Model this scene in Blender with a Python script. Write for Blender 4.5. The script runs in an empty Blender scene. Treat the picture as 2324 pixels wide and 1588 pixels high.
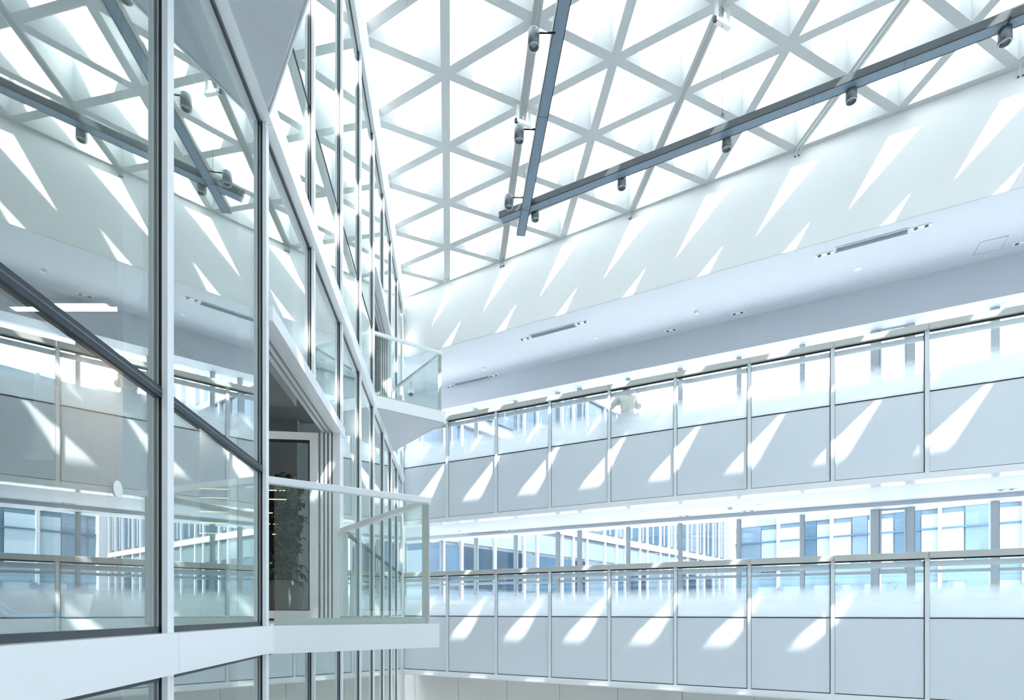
import bpy, math, random
from mathutils import Vector, Matrix
random.seed(7)
sc = bpy.context.scene
EZ = 4.2                                   # eye height above the atrium floor
# ------------------------------------------------------------------ camera
W, H, FPX, CX, YH = 2324., 1588., 1230., 1162., 1389.
cd = bpy.data.cameras.new('camera'); cam = bpy.data.objects.new('camera', cd)
sc.collection.objects.link(cam); sc.camera = cam
cam.location = (0, 0, EZ); cam.rotation_euler = (math.radians(90), 0, 0)
cd.sensor_fit = 'HORIZONTAL'; cd.sensor_width = 36; cd.lens = 36*FPX/W
cd.shift_x = (W/2-CX)/W; cd.shift_y = (YH-H/2)/W
cd.clip_start = .05; cd.clip_end = 400
# ------------------------------------------------------------------ sky, sun, exposure
SKY, SUN = 4.2, 15.0
wd = bpy.data.worlds.new('sky'); sc.world = wd; wd.use_nodes = True
nt = wd.node_tree; bg = nt.nodes['Background']; bg.inputs[0].default_value = (.85, .925, 1.0, 1); bg.inputs[1].default_value = SKY
sd = bpy.data.lights.new('sun', 'SUN'); sd.energy = SUN; sd.angle = math.radians(.55); sd.color = (1, .965, .91)
sun = bpy.data.objects.new('sun', sd); sc.collection.objects.link(sun)
SUNDIR = Vector((-1.398, 1.637, -2.60)).normalized()
sun.rotation_euler = SUNDIR.to_track_quat('-Z', 'Y').to_euler(); sun.location = (4, -6, 30)
vs = sc.view_settings; vs.view_transform = 'Standard'; vs.look = 'None'; vs.exposure = 0.82; vs.gamma = 1
try:
    vs.use_curve_mapping = False
    sc.cycles.transparent_max_bounces = 40; sc.cycles.max_bounces = 12; sc.cycles.diffuse_bounces = 7; sc.cycles.glossy_bounces = 6
    sc.cycles.sample_clamp_indirect = 12
except Exception: pass

# ------------------------------------------------------------------ materials
MT = {}
def mat(name, col, rough=.5, metal=0, spec=.5, noise=0, nscale=6, bump=0, emit=None, es=0, coat=0):
    m = bpy.data.materials.new(name); m.use_nodes = True; t = m.node_tree; b = t.nodes['Principled BSDF']
    b.inputs['Base Color'].default_value = (*col, 1); b.inputs['Roughness'].default_value = rough; b.inputs['Metallic'].default_value = metal
    b.inputs['Specular IOR Level'].default_value = spec; b.inputs['Coat Weight'].default_value = coat; b.inputs['Coat Roughness'].default_value = .03
    tc = t.nodes.new('ShaderNodeTexCoord')
    n = t.nodes.new('ShaderNodeTexNoise'); n.inputs['Scale'].default_value = nscale; n.inputs['Detail'].default_value = 5
    t.links.new(tc.outputs['Object'], n.inputs['Vector'])
    if noise:
        mx = t.nodes.new('ShaderNodeMix'); mx.data_type = 'RGBA'
        mx.inputs[6].default_value = (*[c*(1-noise) for c in col], 1); mx.inputs[7].default_value = (*[min(1, c*(1+noise)) for c in col], 1)
        t.links.new(n.outputs['Fac'], mx.inputs[0]); t.links.new(mx.outputs[2], b.inputs['Base Color'])
    if bump:
        bp = t.nodes.new('ShaderNodeBump'); bp.inputs['Strength'].default_value = bump; bp.inputs['Distance'].default_value = .02
        t.links.new(n.outputs['Fac'], bp.inputs['Height']); t.links.new(bp.outputs[0], b.inputs['Normal'])
    if emit:
        b.inputs['Emission Color'].default_value = (*emit, 1); b.inputs['Emission Strength'].default_value = es
    MT[name] = m; return m
def glass_nodes(t, f0, tint, wav, wscale, pw=4.2):
    out = t.nodes['Material Output']
    for n in list(t.nodes):
        if n != out: t.nodes.remove(n)
    lw = t.nodes.new('ShaderNodeLayerWeight'); lw.inputs['Blend'].default_value = .5
    p = t.nodes.new('ShaderNodeMath'); p.operation = 'POWER'; p.inputs[1].default_value = pw
    ma = t.nodes.new('ShaderNodeMath'); ma.operation = 'MULTIPLY_ADD'; ma.inputs[1].default_value = 1-f0; ma.inputs[2].default_value = f0
    t.links.new(lw.outputs['Facing'], p.inputs[0]); t.links.new(p.outputs[0], ma.inputs[0])
    tr = t.nodes.new('ShaderNodeBsdfTransparent'); tr.inputs[0].default_value = (*tint, 1)
    gl = t.nodes.new('ShaderNodeBsdfGlossy'); gl.inputs['Roughness'].default_value = .0; gl.inputs[0].default_value = (.95, 1, .99, 1)
    mx = t.nodes.new('ShaderNodeMixShader')
    t.links.new(ma.outputs[0], mx.inputs[0]); t.links.new(tr.outputs[0], mx.inputs[1]); t.links.new(gl.outputs[0], mx.inputs[2])
    if wav:
        tc = t.nodes.new('ShaderNodeTexCoord'); n = t.nodes.new('ShaderNodeTexNoise'); n.inputs['Scale'].default_value = wscale; n.inputs['Detail'].default_value = 1
        bp = t.nodes.new('ShaderNodeBump'); bp.inputs['Strength'].default_value = wav; bp.inputs['Distance'].default_value = .02
        t.links.new(tc.outputs['Object'], n.inputs['Vector']); t.links.new(n.outputs['Fac'], bp.inputs['Height']); t.links.new(bp.outputs[0], gl.inputs['Normal'])
    t.links.new(mx.outputs[0], out.inputs[0]); return mx
def glass(name, f0=.06, tint=(.95, .98, .97), wav=0, wscale=1.2, pw=4.2):
    m = bpy.data.materials.new(name); m.use_nodes = True; glass_nodes(m.node_tree, f0, tint, wav, wscale, pw); MT[name] = m; return m
def frit(name):
    m = glass(name, .05, (.97, .985, .99)); t = m.node_tree; out = t.nodes['Material Output']; g = out.inputs[0].links[0].from_node
    tc = t.nodes.new('ShaderNodeTexCoord'); sp = t.nodes.new('ShaderNodeSeparateXYZ'); t.links.new(tc.outputs['Generated'], sp.inputs[0])
    cr = t.nodes.new('ShaderNodeValToRGB'); e = cr.color_ramp.elements
    e[0].position = .22; e[0].color = (1, 1, 1, 1); e[1].position = .60; e[1].color = (0, 0, 0, 1); e.new(.38).color = (.66,)*3+(1,)
    t.links.new(sp.outputs[2], cr.inputs[0])
    d = t.nodes.new('ShaderNodeBsdfDiffuse'); d.inputs[0].default_value = (.92, .95, .97, 1)
    tl = t.nodes.new('ShaderNodeBsdfTranslucent'); tl.inputs[0].default_value = (.95, .97, .98, 1)
    m1 = t.nodes.new('ShaderNodeMixShader'); m1.inputs[0].default_value = .72; t.links.new(d.outputs[0], m1.inputs[1]); t.links.new(tl.outputs[0], m1.inputs[2])
    gl = t.nodes.new('ShaderNodeBsdfGlossy'); gl.inputs['Roughness'].default_value = .02
    m2 = t.nodes.new('ShaderNodeMixShader'); m2.inputs[0].default_value = .05; t.links.new(m1.outputs[0], m2.inputs[1]); t.links.new(gl.outputs[0], m2.inputs[2])
    m3 = t.nodes.new('ShaderNodeMixShader'); t.links.new(cr.outputs[0], m3.inputs[0]); t.links.new(g.outputs[0], m3.inputs[1]); t.links.new(m2.outputs[0], m3.inputs[2])
    t.links.new(m3.outputs[0], out.inputs[0]); return m
mat('white_wall', (.80, .82, .83), .65, noise=.012, nscale=1.5, bump=.02)
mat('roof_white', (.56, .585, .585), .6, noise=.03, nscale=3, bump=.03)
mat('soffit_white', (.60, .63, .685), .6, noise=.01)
mat('white_metal', (.91, .93, .96), .22, noise=.015, nscale=2, coat=.3)
mat('gloss_soffit', (.88, .9, .93), .12, noise=.01, coat=.6)
mat('cap_metal', (.90, .92, .95), .3)
mat('grey_metal', (.68, .69, .70), .35)
mat('black_gasket', (.012, .014, .018), .5)
mat('dark_sill', (.05, .06, .07), .35, noise=.3, nscale=20)
mat('dark_rail', (.02, .032, .05), .5, metal=.0, noise=.2, nscale=12)
mat('handrail_grey', (.56, .57, .55), .5, noise=.02)
mat('lower_panel', (.76, .81, .875), .3, noise=.01, nscale=2, coat=.5)
mat('post_white', (.80, .84, .87), .35)
mat('window_post', (.50, .54, .58), .4)
mat('rail_side', (.085, .105, .115), .35, noise=.25, nscale=5)
mat('rail_cover', (.22, .30, .38), .4, noise=.05, nscale=3)
mat('edge_black', (.01, .012, .015), .5)
mat('spot_body', (.22, .24, .26), .33, metal=.85, noise=.06)
mat('spot_ring', (.75, .76, .78), .3, metal=.6)
mat('spot_inside', (.25, .25, .25), .5)
mat('spot_lens', (.42, .50, .56), .1, coat=1)
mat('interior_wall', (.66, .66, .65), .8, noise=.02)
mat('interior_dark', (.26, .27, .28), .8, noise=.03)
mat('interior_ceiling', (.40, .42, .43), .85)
mat('carpet', (.38, .38, .38), .95, noise=.2, nscale=40)
mat('stone_floor', (.72, .73, .72), .35, noise=.05, nscale=4)
mat('corridor_floor', (.62, .62, .60), .5, noise=.04)
mat('vent_grey', (.30, .34, .37), .5)
mat('cable_grey', (.35, .36, .36), .4, metal=.4)
mat('cable_white', (.85, .86, .87), .4)
mat('led_warm', (1, .9, .75), .5, emit=(1, .80, .52), es=9)
mat('bookcase_dark', (.035, .035, .038), .6)
mat('led_soft', (.9, .8, .5), .5, emit=(1, .82, .45), es=.9)
mat('gasket_grey', (.30, .34, .37), .5)
mat('pot_grey', (.22, .215, .21), .55, noise=.05)
mat('soil', (.05, .035, .025), .95, noise=.4, nscale=60)
mat('leaf', (.02, .06, .018), .4, noise=.4, nscale=9)
mat('stem_brown', (.16, .14, .10), .7)
mat('white_plastic', (.86, .87, .87), .4)
mat('dark_dome', (.03, .035, .04), .08, coat=1)
mat('blue_plastic', (.10, .38, .72), .35)
mat('shirt_cream', (.74, .72, .66), .85, noise=.08, nscale=12)
mat('trousers_grey', (.30, .36, .42), .85, noise=.08, nscale=12)
mat('skin', (.62, .42, .33), .6)
mat('hair', (.03, .025, .02), .6)
mat('camera_black', (.02, .02, .022), .4)
mat('brown_box', (.22, .17, .11), .6)
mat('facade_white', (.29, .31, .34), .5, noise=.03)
mat('panel_pale', (.08, .105, .12), .5)
mat('glass_blue', (.02, .04, .065), .12, spec=.6, noise=.4, nscale=.6)
mat('glass_pale', (.05, .07, .09), .12, spec=.6, noise=.3, nscale=.6)
mat('glass_dark', (.006, .014, .025), .12, spec=.4, noise=.4, nscale=.6)
mat('window_blue', (.115, .17, .225), .35, spec=.25, noise=.35, nscale=.35)
mat('window_pale', (.13, .20, .25), .35, spec=.25, noise=.2, nscale=.25)
mat('window_dark', (.05, .10, .15), .35, spec=.25, noise=.4, nscale=.5)
mat('paving', (.42, .43, .43), .8, noise=.08, nscale=2)
mat('blind_white', (.26, .33, .37), .7)
glass('facade_glass', .13, (.96, .985, .98), .010, .9, 1.9)
glass('clear_glass', .04, (.955, .985, .975))
glass('window_glass', .05, (.95, .98, 1.0))
glass('roof_glass', .03, (.985, .995, 1.0))
frit('frit_glass')
# brushed wood with vertical grain
m = mat('wood', (.25, .19, .15), .5); t = m.node_tree; b = t.nodes['Principled BSDF']
wv = t.nodes.new('ShaderNodeTexNoise'); wv.inputs['Scale'].default_value = 6; mp = t.nodes.new('ShaderNodeMapping'); mp.inputs['Scale'].default_value = (9, 9, .35)
tc = t.nodes.new('ShaderNodeTexCoord'); cr = t.nodes.new('ShaderNodeValToRGB'); cr.color_ramp.elements[0].color = (.30, .235, .20, 1); cr.color_ramp.elements[1].color = (.48, .40, .35, 1)
t.links.new(tc.outputs['Object'], mp.inputs[0]); t.links.new(mp.outputs[0], wv.inputs['Vector']); t.links.new(wv.outputs['Fac'], cr.inputs[0]); t.links.new(cr.outputs[0], b.inputs['Base Color'])

# ------------------------------------------------------------------ frames: P(a, b, z) -> world
class Frame:
    def __init__(s, o, u, n): s.o = Vector(o); s.u = Vector(u); s.n = Vector(n)
    def __call__(s, a, b, z): return Vector((s.o.x+s.u.x*a+s.n.x*b, s.o.y+s.u.y*a+s.n.y*b, z+EZ))
WR = Frame((0, 0, 0), (1, 0, 0), (0, 1, 0))
def T(x, y): return Vector((x-.1609*y, .8717*y, 0))        # survey plan -> site plan
uB = T(.845, -.535); nB = Vector((-uB.y, uB.x, 0)).normalized(); kB = T(.535, .845)
WB = Frame(T(-.245, 17.274), uB, nB*kB.dot(nB))                          # gallery side: s toward the right, n away from the atrium
SK = kB.dot(uB.normalized())/uB.length                                   # lengthwise offset per unit depth
dA = T(.0644, .9979)
FA = Frame(T(-1.366, 0), dA, Vector((dA.y, -dA.x, 0)).normalized())      # glazed side: t away from the eye, n into the atrium

class MB:
    def __init__(s): s.v = []; s.f = []; s.m = []; s.sm = []
    def quad8(s, p, mi=0):
        k = len(s.v); s.v += [Vector(q) for q in p]
        for f in ((0, 3, 2, 1), (4, 5, 6, 7), (0, 1, 5, 4), (1, 2, 6, 5), (2, 3, 7, 6), (3, 0, 4, 7)):
            s.f.append([k+i for i in f]); s.m.append(mi); s.sm.append(False)
        return s
    def box(s, F, a0, a1, b0, b1, z0, z1, mi=0, dz=0):     # dz: extra height at a1
        return s.quad8([F(a0, b0, z0), F(a1, b0, z0+dz), F(a1, b1, z0+dz), F(a0, b1, z0), F(a0, b0, z1), F(a1, b0, z1+dz), F(a1, b1, z1+dz), F(a0, b1, z1)], mi)
    def prism(s, pts, z0, z1, mi=0, F=WR):
        k = len(s.v); n = len(pts)
        for z in (z0, z1): s.v += [F(p[0], p[1], z) for p in pts]
        s.f.append([k+i for i in range(n)][::-1]); s.f.append([k+n+i for i in range(n)])
        for i in range(n): j = (i+1) % n; s.f.append([k+i, k+j, k+n+j, k+n+i])
        s.m += [mi]*(n+2); s.sm += [False]*(n+2); return s
    def bar(s, p, q, w, h, mi=0, up=Vector((0, 0, 1))):
        p, q = Vector(p), Vector(q); d = (q-p).normalized(); r = d.cross(up)
        if r.length < 1e-4: r = Vector((1, 0, 0))
        r.normalize(); u = r.cross(d).normalized()
        c = [(-1, -1), (1, -1), (1, 1), (-1, 1)]
        return s.quad8([p+r*a*w/2+u*b*h/2 for a, b in c]+[q+r*a*w/2+u*b*h/2 for a, b in c], mi)
    def tube(s, pts, rad, n=8, mi=0, cap=True, smooth=True):
        pts = [Vector(p) for p in pts]; k = len(s.v); up = Vector((.13, .21, 1)).normalized()
        rs = rad if isinstance(rad, (list, tuple)) else [rad]*len(pts)
        for i, p in enumerate(pts):
            d = (pts[min(i+1, len(pts)-1)]-pts[max(i-1, 0)]).normalized(); r = d.cross(up)
            if r.length < .05: r = d.cross(Vector((1, 0, 0)))
            r.normalize(); u = r.cross(d)
            for a in range(n): t = 2*math.pi*a/n; s.v.append(p+r*math.cos(t)*rs[i]+u*math.sin(t)*rs[i])
        for i in range(len(pts)-1):
            for a in range(n): b = (a+1) % n; s.f.append([k+i*n+a, k+i*n+b, k+(i+1)*n+b, k+(i+1)*n+a]); s.m.append(mi); s.sm.append(smooth)
        if cap:
            s.f.append([k+a for a in range(n)][::-1]); s.f.append([k+(len(pts)-1)*n+a for a in range(n)]); s.m += [mi]*2; s.sm += [False]*2
        return s
    def lathe(s, c, prof, n=32, mi=0, closed=False):       # prof: (r, z) list about a vertical axis through c
        k = len(s.v); c = Vector(c)
        for r, z in prof:
            for a in range(n): t = 2*math.pi*a/n; s.v.append(c+Vector((r*math.cos(t), r*math.sin(t), z)))
        for i in range(len(prof)-1):
            for a in range(n): b = (a+1) % n; s.f.append([k+i*n+a, k+i*n+b, k+(i+1)*n+b, k+(i+1)*n+a]); s.m.append(mi); s.sm.append(True)
        return s
    def build(s, name, ms, parent=None, root=None, bevel=0):
        org = root.location if root is not None else (parent.location if parent is not None else Vector((0, 0, 0)))
        me = bpy.data.meshes.new(name); me.from_pydata([tuple(v-org) for v in s.v], [], s.f)
        for x in (ms if isinstance(ms, (list, tuple)) else [ms]): me.materials.append(MT[x])
        for i, p in enumerate(me.polygons): p.material_index = s.m[i]; p.use_smooth = s.sm[i]
        me.update()
        o = bpy.data.objects.new(name, me); sc.collection.objects.link(o)
        if parent is not None: o.parent = parent
        if bevel:
            bv = o.modifiers.new('bevel', 'BEVEL'); bv.width = bevel; bv.segments = 2; bv.limit_method = 'ANGLE'
        return o
def tag(o, label, cat, group=None, kind=None):
    if label: o['label'] = label
    if cat: o['category'] = cat
    if group: o['group'] = group
    if kind: o['kind'] = kind
    return o
def thing(name, loc, label, cat, group=None):
    o = bpy.data.objects.new(name, None); o.empty_display_size = .1; sc.collection.objects.link(o); o.location = Vector(loc); return tag(o, label, cat, group)
def struct(name, loc=(0, 0, 0)):
    o = bpy.data.objects.new(name, None); o.empty_display_size = .1; sc.collection.objects.link(o); o.location = Vector(loc); o['kind'] = 'structure'; return o
def smesh(name, mb, m, bevel=0): o = mb.build(name, m, bevel=bevel); o['kind'] = 'structure'; return o

# ================================================================== ROOM SHELL
Z1, Z2, Z0 = -.10, 3.985, -EZ               # gallery floors, atrium floor
smesh('floor', MB().prism([(-9, -12), (30, -12), (30, 8), (3, 26), (-9, 26)], Z0-.3, Z0), 'stone_floor')
# rear side of the triangular atrium, behind the camera
rA, rB = Vector((-4.5, -4.5)), Vector((24, 8.9)); rd = (rB-rA).normalized(); rn = Vector((rd.y, -rd.x))
FR = Frame((rA.x, rA.y, 0), (rd.x, rd.y, 0), (rn.x, rn.y, 0))
smesh('wall_rear', MB().box(FR, -1, 31.5, 0, .3, Z0, 10.8), 'white_wall')
# upper wall above the gallery, its lower edge very slightly rising to the right
def zs(s): return 7.045+.0136*s
smesh('wall_right', MB().quad8([WB(-.35, 0, zs(0)), WB(30, 0, zs(30)), WB(30, .28, zs(30)), WB(-.35, .28, zs(0)), WB(-.35, 0, 10.1), WB(30, 0, 10.6), WB(30, .28, 10.6), WB(-.35, .28, 10.1)]), 'white_wall')
# ceiling of the upper gallery and its dropped beam
mb = MB(); mb.quad8([WB(-.35, .004, zs(-.35)-.003), WB(30, .004, zs(30)-.003), WB(30, .30, zs(30)-.003), WB(-.35, .30, zs(-.35)-.003), WB(-.35, .004, zs(-.35)+.002), WB(30, .004, zs(30)+.002), WB(30, .30, zs(30)+.002), WB(-.35, .30, zs(-.35)+.002)])
mb.quad8([WB(-4, .28, zs(-4)), WB(30, .28, zs(30)), WB(30, 2.6, zs(30)), WB(-4, 2.6, zs(-4)), WB(-4, .28, 8.2), WB(30, .28, 8.4), WB(30, 2.6, 8.4), WB(-4, 2.6, 8.2)])
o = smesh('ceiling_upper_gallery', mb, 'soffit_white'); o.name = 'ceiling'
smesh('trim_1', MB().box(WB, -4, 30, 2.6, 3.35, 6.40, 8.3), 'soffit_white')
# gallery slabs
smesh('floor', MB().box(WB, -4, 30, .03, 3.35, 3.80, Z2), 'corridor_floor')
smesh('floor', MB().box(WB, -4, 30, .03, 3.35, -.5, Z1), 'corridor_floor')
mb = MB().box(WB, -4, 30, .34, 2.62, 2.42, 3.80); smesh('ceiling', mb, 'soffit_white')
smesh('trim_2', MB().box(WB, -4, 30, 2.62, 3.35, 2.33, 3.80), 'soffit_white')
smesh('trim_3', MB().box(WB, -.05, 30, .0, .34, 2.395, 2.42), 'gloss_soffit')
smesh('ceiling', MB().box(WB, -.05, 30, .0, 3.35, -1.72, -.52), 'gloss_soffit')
# panelled wall under the lower gallery, with fine joints
mb = MB(); jw = [-1.4]+[.02+1.42*k for k in range(20)]
for a, b in zip(jw[:-1], jw[1:]): mb.box(WB, a+.006, b-.006, .6, .64, Z0, -1.72)
mb.box(WB, -1.4, 27, .64, .9, Z0, -1.72)
smesh('wall_back', mb, 'interior_wall')

# ------------------------------------------------------------------ triangular roof lattice
RO, RU, RV = T(.557, 10.33)+Vector((0, 0, 8.938)), T(1.329, -.872)+Vector((0, 0, .063)), T(.098, 1.578)+Vector((0, 0, -.034))
def R(i, j, dz=0): p = RO+RU*i+RV*j; return Vector((p.x, p.y, p.z+EZ+dz))
HS, BW = .80, .15
mb = MB()
def web(p, q, mi=0):
    d = (q-p); dh = Vector((d.x, d.y, 0)).normalized(); r = Vector((dh.y, -dh.x, 0))*BW/2; h = Vector((0, 0, HS))
    mb.quad8([p-r, q-r, q+r, p+r, p-r+h, q-r+h, q+r+h, p+r+h], mi)
for i in range(-1, 18): web(R(i, -16), R(i, 4))
for j in range(-16, 5): web(R(-1.35, j), R(18, j))
for c in range(-4, 34):
    lo = max(-1.2, c-16); hi = min(18, c+4)
    if hi > lo: web(R(lo, lo-c), R(hi, hi-c))
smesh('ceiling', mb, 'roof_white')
# gusset discs at the nodes read as one continuous soffit; glazing on top of the shafts
n_ = RU.cross(RV).normalized()
mb = MB(); a, b, c, d = R(-1.3, -16, HS+.02), R(18, -16, HS+.02), R(18, 4.1, HS+.02), R(-1.3, 4.1, HS+.02); h = Vector((0, 0, .03))
mb.quad8([a, b, c, d, a+h, b+h, c+h, d+h]); smesh('window_1', mb, 'roof_glass')
smesh('ceiling', MB().box(FR, -1, 31.5, 0, 14, 10.8, 11.0), 'white_wall')
# shadow line strip where lattice meets the wall
smesh('trim_4', MB().box(WB, -.3, 26, -.06, .03, 8.675, 8.735, dz=.0505*26.3), 'roof_white')

# ================================================================== GALLERY OUTER GLAZING
ps = [-3.35, -2.0, -.58, .67, 2.01, 3.33, 3.97, 5.32, 6.65, 8.02, 9.37, 10.77, 11.41, 12.8, 14.2, 15.6, 17, 18.4, 19.8, 21.2, 22.6, 24]
pw = {10.77: .15, 11.41: .13, 9.37: .09, 12.8: .13, 3.97: .10, 3.33: .1}
ps = [q+3.2*SK for q in ps]; pw = {q+3.2*SK: v for q, v in pw.items()}
wn = 2
def glazing(z0, z1, zt, base):
    global wn
    for k, (a, b) in enumerate(zip(ps[:-1], ps[1:])):
        o = struct('window_%d' % wn, WB((a+b)/2, 3.2, z0)); wn += 1
        wa = pw.get(a, .085)
        MB().box(WB, a-wa/2, a+wa/2, 3.10, 3.26, z0, z1).build('post', 'window_post', o)
        MB().box(WB, a+wa/2, a+wa/2+.018, 3.13, 3.2, z0, z1).build('gasket', 'gasket_grey', o)
        x0, x1 = a+wa/2+.018, b-pw.get(b, .085)/2
        MB().box(WB, x0, x1, 3.14, 3.22, zt-.035, zt+.035).build('transom', 'window_post', o)
        MB().box(WB, x0, x1, 3.175, 3.195, z0, zt-.035).build('pane', 'window_glass', o)
        MB().box(WB, x0, x1, 3.175, 3.195, zt+.035, z1).build('pane', 'window_glass', o)
        if k in (11,):
            f = MB()
            for q in ((x0, x0+.035, zt+.035, z1), (x1-.035, x1, zt+.035, z1), (x0+.035, x1-.035, zt+.035, zt+.075), (x0+.035, x1-.035, z1-.04, z1)): f.box(WB, q[0], q[1], 3.12, 3.17, q[2], q[3])
            fo = f.build('sash', 'window_post', o)
            MB().box(WB, (x0+x1)/2-.015, (x0+x1)/2+.015, 3.07, 3.12, zt+.075, zt+.13).build('handle', 'white_plastic', fo, root=o)
glazing(Z1, 2.33, .90, 0)
glazing(Z2, 6.40, 4.99, 0)

# ================================================================== GALLERY BALUSTRADES
def balustrade(zt, zg, zb, label):
    t = thing('balustrade', WB(6, 0, zb), label, 'balustrade', None)
    smax = 22; K = 15
    for k in range(K): MB().box(WB, .02+1.412*k, .02+1.412*(k+1)-.004, -.10, .06, zt-.115, zt).build('handrail', 'handrail_grey', t, bevel=.006)
    for k in range(K+1): MB().box(WB, 1.412*k-.032, 1.412*k+.032, -.045, .03, zb, zt-.115).build('post', 'post_white', t)
    for k in range(K):
        a, b = 1.412*k+.032, 1.412*(k+1)-.032
        g = MB()                                           # dark sealant lines round each panel; black strip painting shadow under the handrail
        g.box(WB, b-.012, b, -.012, .01, zb+.09, zt-.15); g.box(WB, a, a+.007, -.012, .01, zb+.09, zt-.15)
        g.box(WB, a, b, -.012, .01, zg-.012, zg+.008); g.box(WB, a, b, -.012, .01, zb+.09, zb+.105); g.box(WB, a, b, -.035, .02, zt-.14, zt-.115)
        g.build('gasket', 'black_gasket', t)
        MB().box(WB, a+.007, b-.012, -.004, .012, zg+.008, zt-.15).build('glass_panel', 'frit_glass', t)
        p = MB().box(WB, a+.007, b-.012, -.006, .03, zb+.105, zg-.012).build('solid_panel', 'lower_panel', t)
        MB().box(WB, a, b, .035, .06, zt-.26, zt-.16).build('inner_rail', 'white_metal', t)
    MB().box(WB, -.05, 1.412*K, -.05, .03, zb-.03, zb+.09).build('base_rail', 'white_metal', t)
    return t
balustrade(5.188, 3.985, 2.43, 'long white balustrade of the upper gallery with pale grey glass panels')
balustrade(1.087, -.103, -1.66, 'long white balustrade of the lower gallery in front of the see-through window strip')
for z0, z1 in ((2.43, 3.8), (-1.72, -.5)): smesh('trim_5' if z0 > 0 else 'trim_6', MB().box(WB, -.05, 27, .05, .12, z0, z1), 'white_metal')

# ================================================================== CEILING FITTINGS ON THE GALLERIES
def downlight(F, s, n, z, label, group, small=1.0):
    s += n*SK
    t = thing('downlight', F(s, n, z), label, 'ceiling light', group)
    L, D = .15*small, .05*small
    MB().box(F, s-L, s+L, n-D, n+D, z-.012, z+.01).build('trim_plate', 'white_plastic', t, bevel=.003)
    for q in (-.5, .5):
        ring = MB().lathe(F(s+q*L*1.05, n, z-.012), [(.036*small, 0), (.038*small, -.006), (.028*small, -.008)], 20).build('ring', 'gasket_grey', t)
        MB().lathe(F(s+q*L*1.05, n, z-.016), [(.0001, 0), (.028*small, 0), (.029*small, -.003), (.0001, -.0035)], 20).build('lamp', 'black_gasket', ring, root=t)
names = [(9.76, .49, 'left of the widest air slot'), (11.27, .43, 'right of the widest air slot'), (3.30, .72, 'left of the middle air slot'), (4.81, .66, 'right of the middle air slot'),
         (.1, 2.54, 'left of the farthest air slot'), (1.58, 2.51, 'right of the farthest air slot'), (6.57, 2.31, 'left one beside the ceiling beam'), (8.08, 2.26, 'right one beside the ceiling beam'), (13.02, 2.16, 'at the right edge of the photo')]
for s, n, w in names: downlight(WB, s, n, zs(s), 'twin ceiling light of the upper gallery, '+w, 'twin ceiling lights of the upper gallery')
names = [(.59, 2.6, 'left of the air slot'), (2.01, 2.5, 'right of the air slot'), (6.86, 2.39, 'above the middle of the window strip'), (8.29, 2.37, 'just right of the smoke detector'), (12.78, 2.13, 'at the right edge of the photo')]
for s, n, w in names: downlight(WB, s, n, 2.42, 'twin ceiling light of the lower gallery, '+w, 'twin ceiling lights of the lower gallery')
def vent(s0, s1, n, z0, dz, label):
    s0 += n*SK; s1 += n*SK
    t = thing('air_vent', WB((s0+s1)/2, n, z0), label, 'air vent', 'linear air slots')
    MB().box(WB, s0, s1, n-.09, n+.09, z0-.006, z0+.01, dz=dz).build('backing', 'vent_grey', t)
    f = MB()
    for q in ((s0-.02, s1+.02, n-.11, n-.09), (s0-.02, s1+.02, n+.09, n+.11)): f.box(WB, q[0], q[1], q[2], q[3], z0-.014, z0+.01, dz=dz)
    f.build('frame', 'soffit_white', t)
    for k in range(3): MB().box(WB, s0, s1, n-.05+.045*k, n-.042+.045*k, z0-.016, z0-.006, dz=dz).build('slat', 'gasket_grey', t)
vent(9.96, 11.07, .45, zs(9.96), .0136*1.1, 'wide grey linear air slot in the upper gallery ceiling, nearest the right edge')
vent(3.49, 4.62, .69, zs(3.49), .0136*1.1, 'grey linear air slot in the middle of the upper gallery ceiling')
vent(.28, 1.43, 2.52, zs(.28), .015, 'farthest pale linear air slot beside the glass balcony')
vent(.75, 1.84, 2.58, 2.42, 0, 'faint linear air slot in the lower gallery ceiling beside the balcony rail')
def detector(s, n, z, label, big=False, flat=False):
    s += n*SK
    t = thing('smoke_detector', WB(s, n, z), label, 'smoke detector', 'round ceiling detectors')
    r = .075 if big else .06
    if flat:
        MB().lathe(WB(s, n, z), [(r, .004), (r, -.006), (r*.96, -.010), (.0001, -.010)], 28).build('cover', 'white_plastic', t)
    else:
        MB().lathe(WB(s, n, z), [(r, .004), (r, -.018), (r*.85, -.024), (r*.8, -.05), (r*.5, -.06), (.0001, -.061)], 28).build('body', 'white_plastic', t)
        MB().lathe(WB(s, n, z), [(r*.83, -.028), (r*.84, -.034), (r*.82, -.038)], 28).build('grille_ring', 'vent_grey', t)
detector(10.37, 1.53, zs(10.4), 'flat round white disc on the upper gallery ceiling below the widest air slot', flat=True, big=True)
detector(7.26, 1.63, zs(7.3), 'small round smoke detector on the upper gallery ceiling between two ceiling lights')
detector(4.83, 1.69, zs(4.8), 'flat round disc on the upper gallery ceiling below the middle air slot', flat=True)
detector(1.59, 1.85, zs(1.6), 'smoke detector on the upper gallery ceiling near the far air slot')
detector(.78, 1.89, 2.42, 'smoke detector on the lower gallery ceiling at the far left end')
detector(7.97, 1.65, 2.42, 'smoke detector on the lower gallery ceiling above the window strip')
detector(8.56, 1.53, 2.42, 'flat round disc beside the smoke detector under the upper gallery', flat=True)
q = [(12.37, 1.72), (12.74, 1.72), (12.77, 2.23), (12.39, 2.23)]
t = thing('access_panel', WB(12.55, 2, zs(12.5)), 'flush square access panel in the upper gallery ceiling near the right edge', 'access panel')
MB().box(WB, 12.37, 12.77, 1.72, 2.22, zs(12.5)-.004, zs(12.5)+.01).build('hatch', 'soffit_white', t)
f = MB()
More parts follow.
